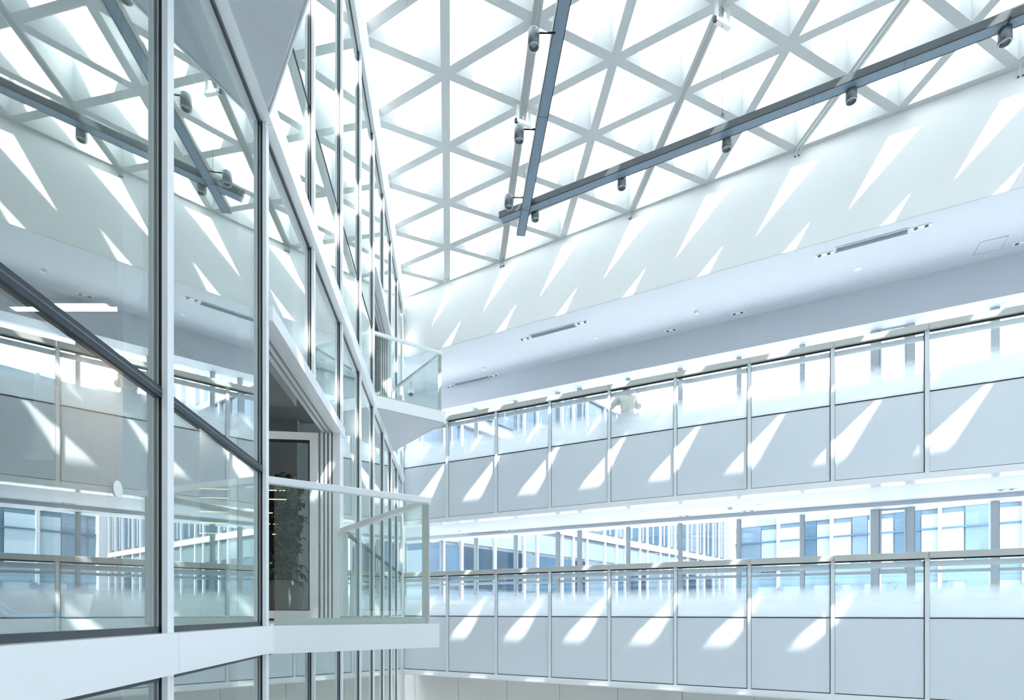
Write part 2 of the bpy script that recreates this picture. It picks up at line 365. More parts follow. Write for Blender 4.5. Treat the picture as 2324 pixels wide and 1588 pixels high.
for a in ((12.36, 12.37, 1.71, 2.23), (12.77, 12.78, 1.71, 2.23), (12.36, 12.78, 1.71, 1.72), (12.36, 12.78, 2.22, 2.23)): f.box(WB, *a, zs(12.5)-.005, zs(12.5)+.01)
f.build('joint', 'gasket_grey', t)
# dome camera in the far corner of the upper gallery
t = thing('dome_camera', WB(-.72, 1.6, zs(0)-.36), 'small white security dome camera seen through the far glass balcony', 'camera')
c = WB(-.72, 1.6, zs(0)-.36)
MB().lathe(c, [(.0001, .37), (.02, .37), (.02, .12), (.09, .12), (.10, .10), (.10, .02), (.085, .0)], 24).build('housing', 'white_plastic', t)
MB().lathe(c, [(.08, .0), (.075, -.035), (.05, -.068), (.02, -.08), (.0001, -.082)], 24).build('dome', 'dark_dome', t)

# ================================================================== GLAZED SIDE (facade of the offices)
TM = [2.912+1.53*(k-1) for k in range(-3, 11)]           # mullion centres along the wall (index+(-3))
SL = [(-.287, -.096), (3.48, 3.67)]
wk = [60]
def wname(): wk[0] += 1; return 'window_%d' % wk[0]
def bay(t0, t1, z0, z1, rails=(), rw=.05, sill=True, mull=True, pane_b=None):
    o = struct(wname(), FA((t0+t1)/2, 0, z0))
    if mull:
        MB().box(FA, t0-.033, t0+.033, .023, .048, z0, z1).build('mullion_cap', 'cap_metal', o)
        MB().box(FA, t0-.031, t0+.031, .007, .023, z0, z1).build('gasket', 'black_gasket', o)
        MB().box(FA, t0-.033, t0+.033, -.012, .008, z0, z1).build('mullion', 'grey_metal', o)
        MB().box(FA, t0-.022, t0+.022, -.15, -.012, z0, z1).build('inner_fin', 'white_metal', o)
    a, b = t0+.033, t1-.033
    MB().box(FA, a, b, -.006, .006, z0+.03, z1-.03).build('pane', 'facade_glass', o)
    f = MB(); f.box(FA, a, b, -.012, .014, z0, z0+.03); f.box(FA, a, b, -.012, .014, z1-.03, z1); f.build('edge_gasket', 'dark_sill', o)
    if sill: MB().box(FA, a, b, -.16, -.05, z0+.005, z0+.075).build('sill', 'white_wall', o)
    for zr in rails:
        g_ = MB().box(FA, a, b, .0065, .0245 if rw > .04 else .012, zr, zr+rw).build('guard_rail', 'dark_rail', o); MB().box(FA, a, b, .0245 if rw > .04 else .012, .0255 if rw > .04 else .0128, zr+rw*.45, zr+rw*.62).build('rail_groove', 'rail_side', g_, root=o)
    MB().box(FA, a, b, -.14, -.11, z1-.46 if z1-z0 > 3 else z1-.4, z1-.41 if z1-z0 > 3 else z1-.36).build('blind_track', 'gasket_grey', o)
    return o
for k in range(len(TM)-1):
    i = k-3; t0, t1 = TM[k], TM[k+1]
    # ground storey, below the first slab band
    bay(t0, t1, Z0+.05, -.287, sill=False)
    # first storey; a door opening between mullions 2 and 4
    if i in (2, 3): bay(t0, t1, 2.21, 3.48, sill=False, mull=(i == 3))
    else: bay(t0, t1, -.096, 3.48, rails=(.99,))
    if i in (6, 7): bay(t0, t1, 5.99, 8.10, sill=False, mull=(i == 7))
    else: bay(t0, t1, 3.67, 8.10, rails=(4.80,), rw=.022)
# storey-high mullions that flank the doors
for t0, z0, z1 in ((TM[5], -.096, 3.48), (TM[9], 3.67, 8.10)):
    o = struct('trim_%d' % (20+int(z0 > 1)), FA(t0, 0, z0))
    MB().box(FA, t0-.033, t0+.033, .023, .048, z0, z1).build('mullion_cap', 'cap_metal', o)
    MB().box(FA, t0-.031, t0+.031, .007, .023, z0, z1).build('gasket', 'black_gasket', o)
    MB().box(FA, t0-.033, t0+.033, -.14, .008, z0, z1).build('mullion', 'grey_metal', o)
# slab bands with joints
for n_b, (za, zb) in enumerate(SL):
    mb = MB()
    for k in range(len(TM)-1): mb.box(FA, TM[k]+.002, TM[k+1]-.002, -.02, .085, za, zb)
    smesh('trim_%d' % (30+n_b), mb, 'white_metal')
    mb = MB().box(FA, TM[0], TM[-1], -.16, -.02, za, zb); smesh('trim_%d' % (40+n_b), mb, 'white_metal')
smesh('trim_7', MB().quad8([FA(TM[0], -.2, 8.10), FA(17.6, -.2, 8.10), FA(17.6, .07, 8.10), FA(TM[0], .07, 8.10), FA(TM[0], -.2, 9.75), FA(17.6, -.2, 9.75), FA(17.6, .07, 9.75), FA(TM[0], .07, 9.75)]), 'white_wall')
smesh('wall_left', MB().box(FA, -12, TM[0], -.3, .05, Z0, 9.75), 'white_wall')
smesh('trim_8', MB().box(FA, TM[-1], TM[-1]+1.0, -.3, .03, Z0, 8.2), 'white_wall')

# ------------------------------------------------------------------ rooms behind the glass
mb = MB()
for z0, z1 in ((-.30, -.105), (3.50, 3.665)): mb.box(FA, -12, 17.0, -7, -.16, z0, z1)
smesh('floor', mb, 'carpet')
mb = MB()
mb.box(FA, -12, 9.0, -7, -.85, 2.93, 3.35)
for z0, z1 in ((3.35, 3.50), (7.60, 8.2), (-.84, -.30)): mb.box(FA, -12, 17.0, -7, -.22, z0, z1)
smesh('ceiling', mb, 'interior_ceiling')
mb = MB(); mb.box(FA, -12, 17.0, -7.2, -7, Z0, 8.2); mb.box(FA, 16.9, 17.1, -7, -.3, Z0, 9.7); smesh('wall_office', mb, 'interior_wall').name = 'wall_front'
smesh('wall_far', MB().box(FA, -12, -11.8, -7, -.3, Z0, 8.2), 'interior_wall').name = 'wall_near'
smesh('ceiling', MB().box(FA, -12, 17.6, -7.2, -.2, 8.2, 8.5), 'white_wall')
# partition seen through the open door, and a lighter wall beyond
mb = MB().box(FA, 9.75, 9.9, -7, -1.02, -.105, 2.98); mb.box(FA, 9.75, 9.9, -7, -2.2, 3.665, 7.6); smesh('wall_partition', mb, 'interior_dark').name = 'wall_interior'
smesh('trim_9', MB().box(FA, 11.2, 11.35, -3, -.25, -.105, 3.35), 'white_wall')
t = thing('bookcase', FA(9.3, -1.6, -.1), 'dark bookcase with thin warm lit shelf edges behind the potted tree', 'bookcase')
m_ = MB(); m_.box(FA, 9.62, 9.66, -2.4, -.98, -.1, 1.78)
for q in (-2.4, -1.0): m_.box(FA, 9.25, 9.62, q, q+.03, -.1, 1.78)
m_.build('carcass', 'bookcase_dark', t)
for q in (.15, .5, .85, 1.13, 1.28, 1.44, 1.64, 1.77):
    b_ = MB().box(FA, 9.25, 9.62, -2.37, -1.0, q, q+.02).build('shelf_board', 'bookcase_dark', t)
    if q > 1: MB().box(FA, 9.235, 9.25, -2.37, -1.0, q+.002, q+.013).build('led_strip', 'led_soft', b_, root=t)
# wood-clad cupboard column in the first room with a dark niche beside it
t = thing('cupboard', FA(7.1, -2.3, -.1), 'grey-brown wood-clad cupboard seen through the nearest glass pane', 'cupboard')
MB().box(FA, 6.9, 7.6, -2.80, -1.62, -.10, 2.90).build('carcass', 'wood', t)
MB().box(FA, 6.88, 6.9, -2.80, -1.62, 1.05, 1.06).build('door_gap', 'black_gasket', t)
t = thing('shelf_unit', FA(7.2, -3.05, -.1), 'dark open shelf with a lit board left of the wood cupboard', 'shelf')
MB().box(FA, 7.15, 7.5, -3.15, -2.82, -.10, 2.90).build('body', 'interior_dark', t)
MB().box(FA, 7.0, 7.15, -3.15, -2.82, 1.62, 1.68).build('board', 'facade_white', t)
# strip lamp on the office ceiling
p = T(-3.12, 5.83); t = thing('strip_light', (p.x, p.y, 2.92+EZ), 'warm glowing strip lamp on the dark office ceiling behind the nearest pane', 'ceiling light')
MB().box(WR, p.x-.43, p.x+.29, p.y-.03, p.y+.15, 2.88, 2.93).build('housing', 'interior_dark', t)
MB().box(WR, p.x-.38, p.x+.26, p.y-.02, p.y+.03, 2.865, 2.88).build('diffuser', 'led_warm', t)
for q, zq in ((p, 2.86), (p+Vector((-1.2, 3.0, 0)), 2.86), (p+Vector((-.8, -3.6, 0)), 2.86)):  # first lights from the strip; other two are unseen fills added to brighten
    ld = bpy.data.lights.new('strip_and_fill_light', 'AREA'); ld.shape = 'RECTANGLE'; ld.size = 1.2; ld.size_y = .08; ld.energy = 13; ld.color = (1, .93, .82)
    lo = bpy.data.objects.new('strip_and_fill_light', ld); sc.collection.objects.link(lo); lo.location = (q.x, q.y, zq+EZ-.02); lo['kind'] = 'structure'
# tapered white planter on the floor behind the first pane
t = thing('planter', FA(5.7, -1.85, -.1), 'small white tapered vase planter on the office floor behind the nearest pane', 'planter')
MB().lathe(FA(5.7, -1.85, -.1), [(.0001, 0), (.02, 0), (.066, .26), (.060, .26), (.016, .02), (.0001, .02)], 32).build('vase', 'white_plastic', t)
# blue cable hose looped on the floor
t = thing('hose', FA(2.2, -.3, -.1), 'light blue plastic hose looped on the sill behind the nearest pane', 'hose')
def arc(pts, n=10):
    out = []
    P = [Vector(p) for p in pts]; P = [2*P[0]-P[1]]+P+[2*P[-1]-P[-2]]
    for i in range(1, len(P)-2):
        for k in range(n):
            u = k/n; out.append(.5*((2*P[i])+(-P[i-1]+P[i+1])*u+(2*P[i-1]-5*P[i]+4*P[i+1]-P[i+2])*u*u+(-P[i-1]+3*P[i]-3*P[i+1]+P[i+2])*u**3))
    out.append(P[-2]); return out
MB().tube(arc([FA(1.9, -.28, .22), FA(2.1, -.3, .14), FA(2.3, -.3, .03), FA(2.4, -.3, -.015), FA(2.62, -.28, -.018), FA(2.9, -.25, -.02)]), .008, 8).build('front_loop', 'blue_plastic', t)
MB().tube(arc([FA(1.9, -.34, .23), FA(2.15, -.36, .13), FA(2.4, -.36, .05), FA(2.48, -.33, -.005), FA(2.7, -.31, -.01)]), .006, 8).build('rear_loop', 'blue_plastic', t)
# round white sticker on the first pane
t = tag(MB().box(FA, 0, .001, 0, .001, 0, .001).build('glass_sensor', 'white_plastic'), 'small round white disc fixed on the nearest glass pane', 'sensor')
bpy.data.objects.remove(t)
mb = MB(); c = FA(2.53, 0, .50); k0 = 28
ring = [(c+FA.u*math.cos(2*math.pi*a/k0)*.034+Vector((0, 0, math.sin(2*math.pi*a/k0)*.034))) for a in range(k0)]
t = thing('glass_sensor', c, 'small round white disc fixed on the nearest glass pane', 'sensor')
mb.v = [p+FA.n*.007 for p in ring]+[p+FA.n*.010 for p in ring]; mb.f = [list(range(k0))[::-1], [k0+a for a in range(k0)]]+[[a, (a+1) % k0, k0+(a+1) % k0, k0+a] for a in range(k0)]; mb.m = [0]*len(mb.f); mb.sm = [False]*len(mb.f)
mb.build('disc', 'white_plastic', t)

# ================================================================== DOOR OPENINGS
def doorway(t0, t1, zf, zh, name):
    o = struct(name, FA((t0+t1)/2, 0, zf))
    MB().box(FA, t0+.033, t1+.01, -.02, .075, zh, zh+.11).build('head_cap', 'white_metal', o)
    MB().box(FA, t0+.033, t1-.16, -.17, -.02, zh+.02, zh+.10).build('head_track', 'white_metal', o)
    f = MB()
    for q in (-.06, -.115): f.box(FA, t0+.033, t1-.16, q-.006, q+.006, zh+.005, zh+.02)
    f.build('track_groove', 'gasket_grey', o)
    MB().box(FA, t1-.20, t1+.033, -.02, .05, zf, zh).build('jamb', 'white_metal', o)
    j = MB().box(FA, t1-.20, t1-.02, -.17, -.02, zf, zh).build('inner_jamb', 'cap_metal', o)
    g = MB()
    for q in (-.04, -.085, -.13): g.box(FA, t1-.203, t1-.199, q-.006, q+.006, zf, zh)
    g.build('jamb_groove', 'black_gasket', o)
    MB().box(FA, t0+.033, t1-.2, -.17, .06, zf-.015, zf+.012).build('threshold', 'white_metal', o)
    return o
d1 = doorway(TM[5], TM[7], -.096, 2.10, 'door_1')
d2 = doorway(TM[9], TM[11], 3.67, 5.88, 'door_2')
# the leaf of the near door, swung inward across the view
tl = TM[7]-.22; zc = -.07
leaf = MB(); Wl = .98
a0, a1 = -.19, -.19-Wl
for q in ((a0-.09, a0, zc, 2.08), (a1, a1+.09, zc, 2.08), (a1+.09, a0-.09, zc, zc+.09), (a1+.09, a0-.09, 1.99, 2.08)): leaf.box(FA, tl-.04, tl, q[0], q[1], q[2], q[3])
lf = leaf.build('leaf_frame', 'white_metal', d1)
g = MB()
for q in ((a0-.105, a0-.09, zc+.09, 1.99), (a1+.09, a1+.105, zc+.09, 1.99), (a1+.09, a0-.09, zc+.09, zc+.10), (a1+.09, a0-.09, 1.965, 1.99)): g.box(FA, tl-.042, tl-.002, *q)
g.build('leaf_gasket', 'black_gasket', lf, root=d1)
MB().box(FA, tl-.024, tl-.014, a1+.105, a0-.105, zc+.10, 1.965).build('leaf_pane', 'clear_glass', lf, root=d1)

# ------------------------------------------------------------------ potted tree behind the door leaf
base = T(-1.72, 8.35)+Vector((0, 0, -.105+EZ))
t = thing('potted_tree', base, 'tall leafy green indoor tree in a tapered grey pot behind the open glass door', 'potted plant')
MB().lathe(base, [(.0001, 0), (.17, 0), (.20, .04), (.265, .50), (.27, .52), (.245, .52), (.24, .46), (.0001, .46)], 40).build('pot', 'pot_grey', t)
MB().lathe(base, [(.0001, .465), (.24, .465)], 32).build('soil', 'soil', t)
rs = random.Random(3); st = MB(); tips = []
for k in range(7):
    an = rs.uniform(0, 6.28); sp = rs.uniform(.10, .34); hh = rs.uniform(1.15, 1.95)
    pts = [base+Vector((math.cos(an)*sp*u**1.3+rs.uniform(-.02, .02), math.sin(an)*sp*u**1.3, .45+(hh-.45)*u)) for u in (0, .2, .4, .6, .8, 1)]
    st.tube(arc(pts, 4), [.014-.010*i/20 for i in range(21)], 6)
    for i, p in enumerate(arc(pts, 5)[8:]):
        if rs.random() < .8:
            a2 = rs.uniform(0, 6.28); L = rs.uniform(.06, .20); q = p+Vector((math.cos(a2)*L, math.sin(a2)*L, rs.uniform(-.05, .06))); st.tube([p, (p+q)/2+Vector((0, 0, .015)), q], .003, 4); tips += [q, (p+q)/2]
st.build('stems', 'stem_brown', t)
lm = MB()
def leafm(mb, p, d, L, w, droop):
    up = Vector((0, 0, 1)); r = d.cross(up).normalized(); k = len(mb.v)
    c = [p+d*L*u+up*(-droop*u*u*L) for u in (0, .3, .65, 1)]
    ws = (.1, 1, .72, .02)
    for q, ww in zip(c, ws): mb.v += [q-r*w*ww+up*.006*ww, q, q+r*w*ww+up*.006*ww]
    for i in range(3):
        for j in range(2): a = k+i*3+j; mb.f.append([a, a+1, a+4, a+3]); mb.m.append(0); mb.sm.append(True)
for q in tips:
    for _ in range(7):
        an = rs.uniform(0, 6.28); el = rs.uniform(-.7, .35); d = Vector((math.cos(an)*math.cos(el), math.sin(an)*math.cos(el), math.sin(el)))
        leafm(lm, q+Vector((rs.uniform(-.035, .035), rs.uniform(-.035, .035), rs.uniform(-.05, .05))), d, rs.uniform(.065, .10), rs.uniform(.026, .042), rs.uniform(.2, .8))
for k in range(14):
    an = rs.uniform(0, 6.28); p = base+Vector((math.cos(an)*.18, math.sin(an)*.18, .5)); st2 = p+Vector((math.cos(an)*.08, math.sin(an)*.08, rs.uniform(.0, .25)))
    for _ in range(3): a3 = an+rs.uniform(-.8, .8); leafm(lm, st2, Vector((math.cos(a3), math.sin(a3), -.2)).normalized(), .11, .03, .6)
fo = lm.build('foliage', 'leaf', t)

# ================================================================== BALCONIES
def balcony(tA, tC, zb, zt, zr, glass_on, label, rr):
    """triangular balcony between facade positions tA and tC; B is the outer corner"""
    A = FA(tA, .04, 0); C = FA(tC, .04, 0)
    B = Vector((A.x+1.125, A.y+.78))
    t = thing('balcony', Vector((B.x-.5, B.y, zb+EZ)), label, 'balcony', None)
    Ax, Bx, Cx = (A.x, A.y), (B.x, B.y), (C.x, C.y)
    pts = [Ax, Bx, Cx]
    MB().prism(pts, zb+.02, zt).build('slab', 'white_metal', t)
    cen = Vector(((A.x+B.x+C.x)/3, (A.y+B.y+C.y)/3))
    def ins(p, k): v = Vector(p); return tuple(v+(cen-v)*k)
    MB().prism([ins(p, .05) for p in pts], zb, zb+.02).build('soffit_panel', 'soffit_white', t)
    # fascia lip
    for P, Q in ((Ax, Bx), (Bx, Cx)):
        p, q = Vector(P), Vector(Q); d = (q-p).normalized(); n = Vector((d.y, -d.x)); n = n if (p-cen).dot(n) > 0 else -n
        f = Frame((p.x, p.y, 0), (d.x, d.y, 0), (n.x, n.y, 0)); L = (q-p).length
        MB().box(f, 0, L, -.004, .006, zb, zt+.004).build('fascia', 'white_metal', t)
    if not glass_on: return t
    # inset line for the glass
    for P, Q, w in ((Ax, Bx, 0), (Bx, Cx, 1)):
        p, q = Vector(P), Vector(Q); d = (q-p).normalized(); n = Vector((d.y, -d.x)); n = n if (p-cen).dot(n) > 0 else -n
        f = Frame((p.x, p.y, 0), (d.x, d.y, 0), (n.x, n.y, 0)); L = (q-p).length
        a, b = (.06, L-.09) if w == 0 else (.09, L-.05)
        MB().box(f, a-.05*(w == 0), b+.03*(w == 0), -.085, -.025, zr-.05, zr).build('handrail', 'white_metal', t, bevel=.004)
        MB().box(f, a, b, -.062, -.048, zt, zr-.05).build('glass_pane', 'clear_glass', t)
        MB().box(f, a, b, -.072, -.064, zt, zt+.055).build('glass_shoe', 'handrail_grey', t)
    # corner and end posts
    d = (Vector(Cx)-Vector(Bx)).normalized(); Bi = Vector(Bx)+(cen-Vector(Bx)).normalized()*.13
    MB().prism([(Bi.x-.03, Bi.y-.02), (Bi.x+.03, Bi.y-.02), (Bi.x+.03, Bi.y+.03), (Bi.x-.03, Bi.y+.03)], zt, zr-.05).build('corner_post', 'handrail_grey', t)
    MB().box(FA, tC-.12, tC-.06, .06, .12, zt, zr-.05).build('end_post', 'handrail_grey', t)
    return t
balcony(TM[5]+.02, TM[7], -.30, -.10, .985, True, 'nearest triangular glass balcony with white slab, in front of the open door', 1)
balcony(TM[9]+.02, TM[11], 3.49, 3.685, 4.80, True, 'farther triangular glass balcony high up beside the sunlit wall', 1)
balcony(TM[3]+.02, TM[5], 3.49, 3.685, 4.80, True, 'white triangular balcony underside cut off by the top of the photo', 1)

# ================================================================== SUSPENDED LIGHT RAILS
def rail(p, q, label, joints):
    t = thing('light_rail', (p+q)/2, label, 'light fixture', 'suspended dark light rails')
    Wd, Hh = .16, .12
    d = (q-p).normalized(); r = d.cross(Vector((0, 0, 1))).normalized(); u = Vector((0, 0, 1))
    c = lambda P: P+u*Hh/2
    MB().bar(c(p), c(q), Wd, Hh-.012).build('housing', 'rail_side', t)
    MB().bar(p+d*.004+u*.003, q-d*.004+u*.003, Wd-.022, .006).build('cover_strip', 'rail_cover', t)
    for s in (-1, 1): MB().bar(p+r*s*(Wd/2-.004)+u*.004, q+r*s*(Wd/2-.004)+u*.004, .008, .012).build('edge_trim', 'edge_black', t)
    for k in joints:
        a = p+(q-p)*k; MB().bar(a, a+d*.004, Wd-.02, .004).build('joint', 'edge_black', t)
    return t
b1a, b1b = T(1.62, 11.33)+Vector((0, 0, 7.13+EZ)), T(9.4, 6.42)+Vector((0, 0, 7.31+EZ))
b2a, b2b = T(2.06, 11.78)+Vector((0, 0, 7.12+EZ)), T(1.53, 2.6)+Vector((0, 0, 7.33+EZ))
rail(b1a, b1b, 'long dark suspended rail running along the sunlit wall to the upper right', (.05, .10, .52, .63))
rail(b2a, b2b, 'dark suspended rail running toward the top of the photo, crossing the longer one', (.08, .3, .52))
def spotlight(loc, armdir, label):
    t = thing('spotlight', loc, label, 'spotlight', 'grey cylinder spotlights on the rails'); c = Vector(loc)
    R_, h = .072, .205
    MB().lathe(c, [(.0001, h/2), (R_*.6, h/2), (R_*.93, h/2-.008), (R_, h/2-.02), (R_, -h/2), (R_*.93, -h/2-.002)], 40).build('body', 'spot_body', t)
    MB().lathe(c, [(R_*.93, -h/2-.002), (R_*.93, -h/2-.005), (R_*.83, -h/2-.005), (R_*.82, -h/2-.001)], 40).build('ring', 'spot_ring', t)
    MB().lathe(c, [(R_*.82, -h/2), (R_*.74, -h/2+.05), (R_*.5, -h/2+.06)], 40).build('reflector', 'spot_inside', t)
    MB().lathe(c, [(R_*.62, -h/2+.042), (R_*.60, -h/2+.036), (R_*.45, -h/2+.035), (R_*.44, -h/2+.045), (.0001, -h/2+.045)], 32).build('lens', 'spot_lens', t)
    s = MB()
    for k in range(3): a = c+Vector((-.02+.02*k, -R_-.0005, h/2-.035)); s.bar(a, a+Vector((.006, 0, .014)), .004, .003)
    s.build('vent_slit', 'edge_black', t)
    e = c+Vector(armdir)
    MB().tube([c+Vector((0, 0, h/2-.03)), e+Vector((0, 0, h/2-.03))], .012, 10).build('arm', 'edge_black', t)
for p, n in (((1.508, 7.707), 'the topmost, left of the steep rail near the top edge'), ((1.598, 9.281), 'in the middle left of the steep rail below a white bracket'), ((1.688, 10.848), 'the lowest left of the steep rail, above the crossing')):
    z = 7.165+EZ-(11-p[1])*.018; q_ = T(*p); spotlight((q_.x, q_.y, z), (.27, 0, 0), 'grey cylinder spotlight, '+n)
for x, y, n in ((2.216, 11.185, 'hanging just right of the crossing of the rails'), (3.494, 10.358, 'second from the crossing along the long rail'), (4.812, 9.509, 'third from the crossing, under the cable bracket'), (6.098, 8.63, 'fourth from the crossing along the long rail'), (7.397, 7.755, 'largest, at the upper right end of the long rail')):
    z = 7.155+EZ+(x-2)*.008; q_ = T(x, y); spotlight((q_.x, q_.y, z), (-.06, -.14, .0), 'grey cylinder spotlight '+n)
# white brackets at the lattice nodes with a suspension wire
def bracket(i, j, zrail, label):
    c = R(i, j); t = thing('cable_bracket', c, label, 'bracket', 'white cable brackets under the roof')
    d = Vector((.915, .405, 0)).normalized(); L = .115
    for s in (-1, 1):
        p = c+d*s*L; m_ = MB(); m_.bar(p+Vector((0, 0, .01)), p+Vector((0, 0, -.30)), .055, .01); m_.bar(p+Vector((.02, .02, .01)), p+Vector((.02, .02, -.30)), .01, .055); m_.build('leg', 'white_plastic', t)
    MB().bar(c-d*(L+.03)+Vector((0, 0, -.30)), c+d*(L+.03)+Vector((0, 0, -.30)), .07, .055).build('crossbar', 'white_plastic', t)
    MB().bar(c-d*(L+.035)+Vector((0, 0, -.27)), c-d*(L+.03)+Vector((0, 0, -.33)), .05, .05).build('end_cap', 'edge_black', t)
    k = MB()
    for a in range(5):
        o_ = Vector((rs.uniform(-.04, .04), rs.uniform(-.03, .03), 0)); k.tube([c+o_+Vector((0, 0, -.05)), c+o_*1.3+Vector((0, 0, -.12)), c+o_*.5+Vector((0, 0, -.19)), c+o_+Vector((0, 0, -.27))], .004, 5)
    k.build('clamp', 'cable_grey', t)
    w = thing('suspension_wire', Vector((c.x, c.y, zrail)), 'thin steel suspension wire '+label.split(',')[-1].strip(), 'wire', 'suspension wires')
    MB().tube([Vector((c.x, c.y, zrail)), Vector((c.x, c.y, c.z-.30))], .005, 6).build('wire', 'cable_grey', w)
    kn = MB(); q = Vector((c.x, c.y, zrail))
    kn.tube(arc([q+Vector((.0, 0, .0)), q+Vector((.03, 0, .02)), q+Vector((-.025, 0, .035)), q+Vector((.025, 0, .05)), q+Vector((-.01, 0, .06)), q+Vector((0, 0, .09))], 6), .004, 5); kn.build('knot', 'edge_black', w)
bracket(3, 1, 7.385+EZ, 'white hanging cable bracket under a roof node, at the top edge of the photo')
bracket(1, 1, 7.30+EZ, 'white hanging cable bracket under a roof node, behind the steep rail')
bracket(6, 1.45, 7.42+EZ, 'white hanging cable bracket beyond the long rail, near the upper right corner')
def cable_run(i, offs, send, zend, label, m='cable_grey', rad=.005):
    j0 = {1: -2, 3: -.5, 5: .5, 7: 1.5}[i]
    t = thing('cable', WB(send, 0, zend), label, 'cable', 'thin cables under the roof beams')
    for o_ in offs:
        a = R(i, j0, -.03)+Vector((o_, 0, 0)); b = R(i, 3.93, -.03)+Vector((o_, 0, 0)); e = WB(send+o_, -.012, zend)
        MB().tube([a, b, e], rad, 6).build('strand', m, t)
        MB().tube([WB(send+o_, 0, zend), WB(send+o_, -.03, zend)], .012, 8).build('fixing', 'edge_black', t)
cable_run(1, (-.05, -.02, .02, .05), 2.99, 8.71, 'four thin roof cables ending on the wall left of the crossing rails')
cable_run(3, (-.02, .02), 6.11, 8.856, 'two thin roof cables ending on the wall below the long rail')
cable_run(5, (-.03, .03), 9.30, 9.015, 'white roof conduit and cable ending on the wall above the widest air slot', 'cable_white', .009)
cable_run(7, (-.03, .03), 12.53, 9.10, 'white conduit and cable ending on the wall at the right edge of the photo', 'cable_white', .008)
# small brown box high in the corner between facade and wall
t = thing('corner_box', WB(-.02, -.06, 8.62), 'small brown wedge box high in the corner where glass and wall meet', 'box')
MB().prism([(-.06, -.02), (.03, -.02), (.03, -.10), (-.02, -.12)], 8.45, 8.92, F=WB).build('case', 'brown_box', t)

# ================================================================== PERSON on the upper gallery
pc = WB(5.95, .45, Z2)
fw = -WB.u*.35+WB.n*.94; fw.normalize(); rt = Vector((fw.y, -fw.x, 0))
def pp(r, f, z): return pc+rt*r+fw*f+Vector((0, 0, z))
person = thing('person', pc, 'crouching person in cream shirt and grey trousers behind the upper balustrade glass', 'person')
def skin_body(name, chain, edges, matn, parent, sub=2):
    me = bpy.data.meshes.new(name); me.from_pydata([tuple(c[0]-pc) for c in chain], edges, [])
    o = bpy.data.objects.new(name, me); sc.collection.objects.link(o); o.parent = parent
    sk = o.modifiers.new('skin', 'SKIN'); sk.use_smooth_shade = True
    for i, c in enumerate(chain):
        v = me.skin_vertices[0].data[i]; v.radius = c[1]; v.use_root = (i == 0)
    ss = o.modifiers.new('sub', 'SUBSURF'); ss.levels = sub; ss.render_levels = sub; me.materials.append(MT[matn]); return o
dz_ = -.36
body = [(pp(0, -.05, .90+dz_), (.155, .12)), (pp(0, -.02, 1.08+dz_), (.135, .10)), (pp(0, .02, 1.25+dz_), (.165, .11)), (pp(0, .07, 1.38+dz_), (.15, .095)), (pp(0, .13, 1.46+dz_), (.055, .055)), (pp(0, .17, 1.51+dz_), (.05, .05)),
        (pp(-.19, .08, 1.39+dz_), (.062, .062)), (pp(-.34, .14, 1.20+dz_), (.05, .05)), (pp(-.27, .38, 1.30+dz_), (.04, .04)), (pp(-.17, .46, 1.40+dz_), (.03, .024)),
        (pp(.19, .08, 1.39+dz_), (.062, .062)), (pp(.32, .18, 1.20+dz_), (.05, .05)), (pp(.24, .40, 1.32+dz_), (.038, .038)), (pp(.14, .47, 1.41+dz_), (.03, .024)),
        (pp(-.10, .02, .50), (.095, .10)), (pp(-.17, .36, .52), (.065, .07)), (pp(-.14, .08, .12), (.042, .046)), (pp(-.14, .16, .045), (.042, .03)), (pp(-.145, .25, .03), (.036, .022)),
        (pp(.10, .02, .50), (.095, .10)), (pp(.17, .36, .52), (.065, .07)), (pp(.14, .06, .12), (.042, .046)), (pp(.14, .14, .045), (.042, .03)), (pp(.145, .23, .03), (.036, .022))]
ed = [(0, 1), (1, 2), (2, 3), (3, 4), (4, 5), (3, 6), (6, 7), (7, 8), (8, 9), (3, 10), (10, 11), (11, 12), (12, 13), (0, 14), (14, 15), (15, 16), (16, 17), (17, 18), (0, 19), (19, 20), (20, 21), (21, 22), (22, 23)]
skin_body('body', body, ed, 'skin', person)
shirt = [(pp(0, -.05, .93+dz_), (.175, .135)), (pp(0, -.02, 1.08+dz_), (.155, .12)), (pp(0, .02, 1.25+dz_), (.185, .13)), (pp(0, .07, 1.39+dz_), (.165, .105)), (pp(0, .12, 1.44+dz_), (.075, .07)),
         (pp(-.19, .08, 1.395+dz_), (.08, .08)), (pp(-.34, .14, 1.20+dz_), (.066, .066)), (pp(-.29, .33, 1.27+dz_), (.052, .052)), (pp(.19, .08, 1.395+dz_), (.08, .08)), (pp(.32, .18, 1.20+dz_), (.066, .066)), (pp(.26, .35, 1.29+dz_), (.052, .052))]
skin_body('shirt', shirt, [(0, 1), (1, 2), (2, 3), (3, 4), (3, 5), (5, 6), (6, 7), (3, 8), (8, 9), (9, 10)], 'shirt_cream', person)
tro = [(pp(0, -.05, .90+dz_), (.175, .14)), (pp(-.10, .02, .50), (.11, .115)), (pp(-.17, .36, .52), (.085, .09)), (pp(-.14, .08, .14), (.07, .075)), (pp(.10, .02, .50), (.11, .115)), (pp(.17, .36, .52), (.085, .09)), (pp(.14, .07, .14), (.07, .075))]
skin_body('trousers', tro, [(0, 1), (1, 2), (2, 3), (0, 4), (4, 5), (5, 6)], 'trousers_grey', person)
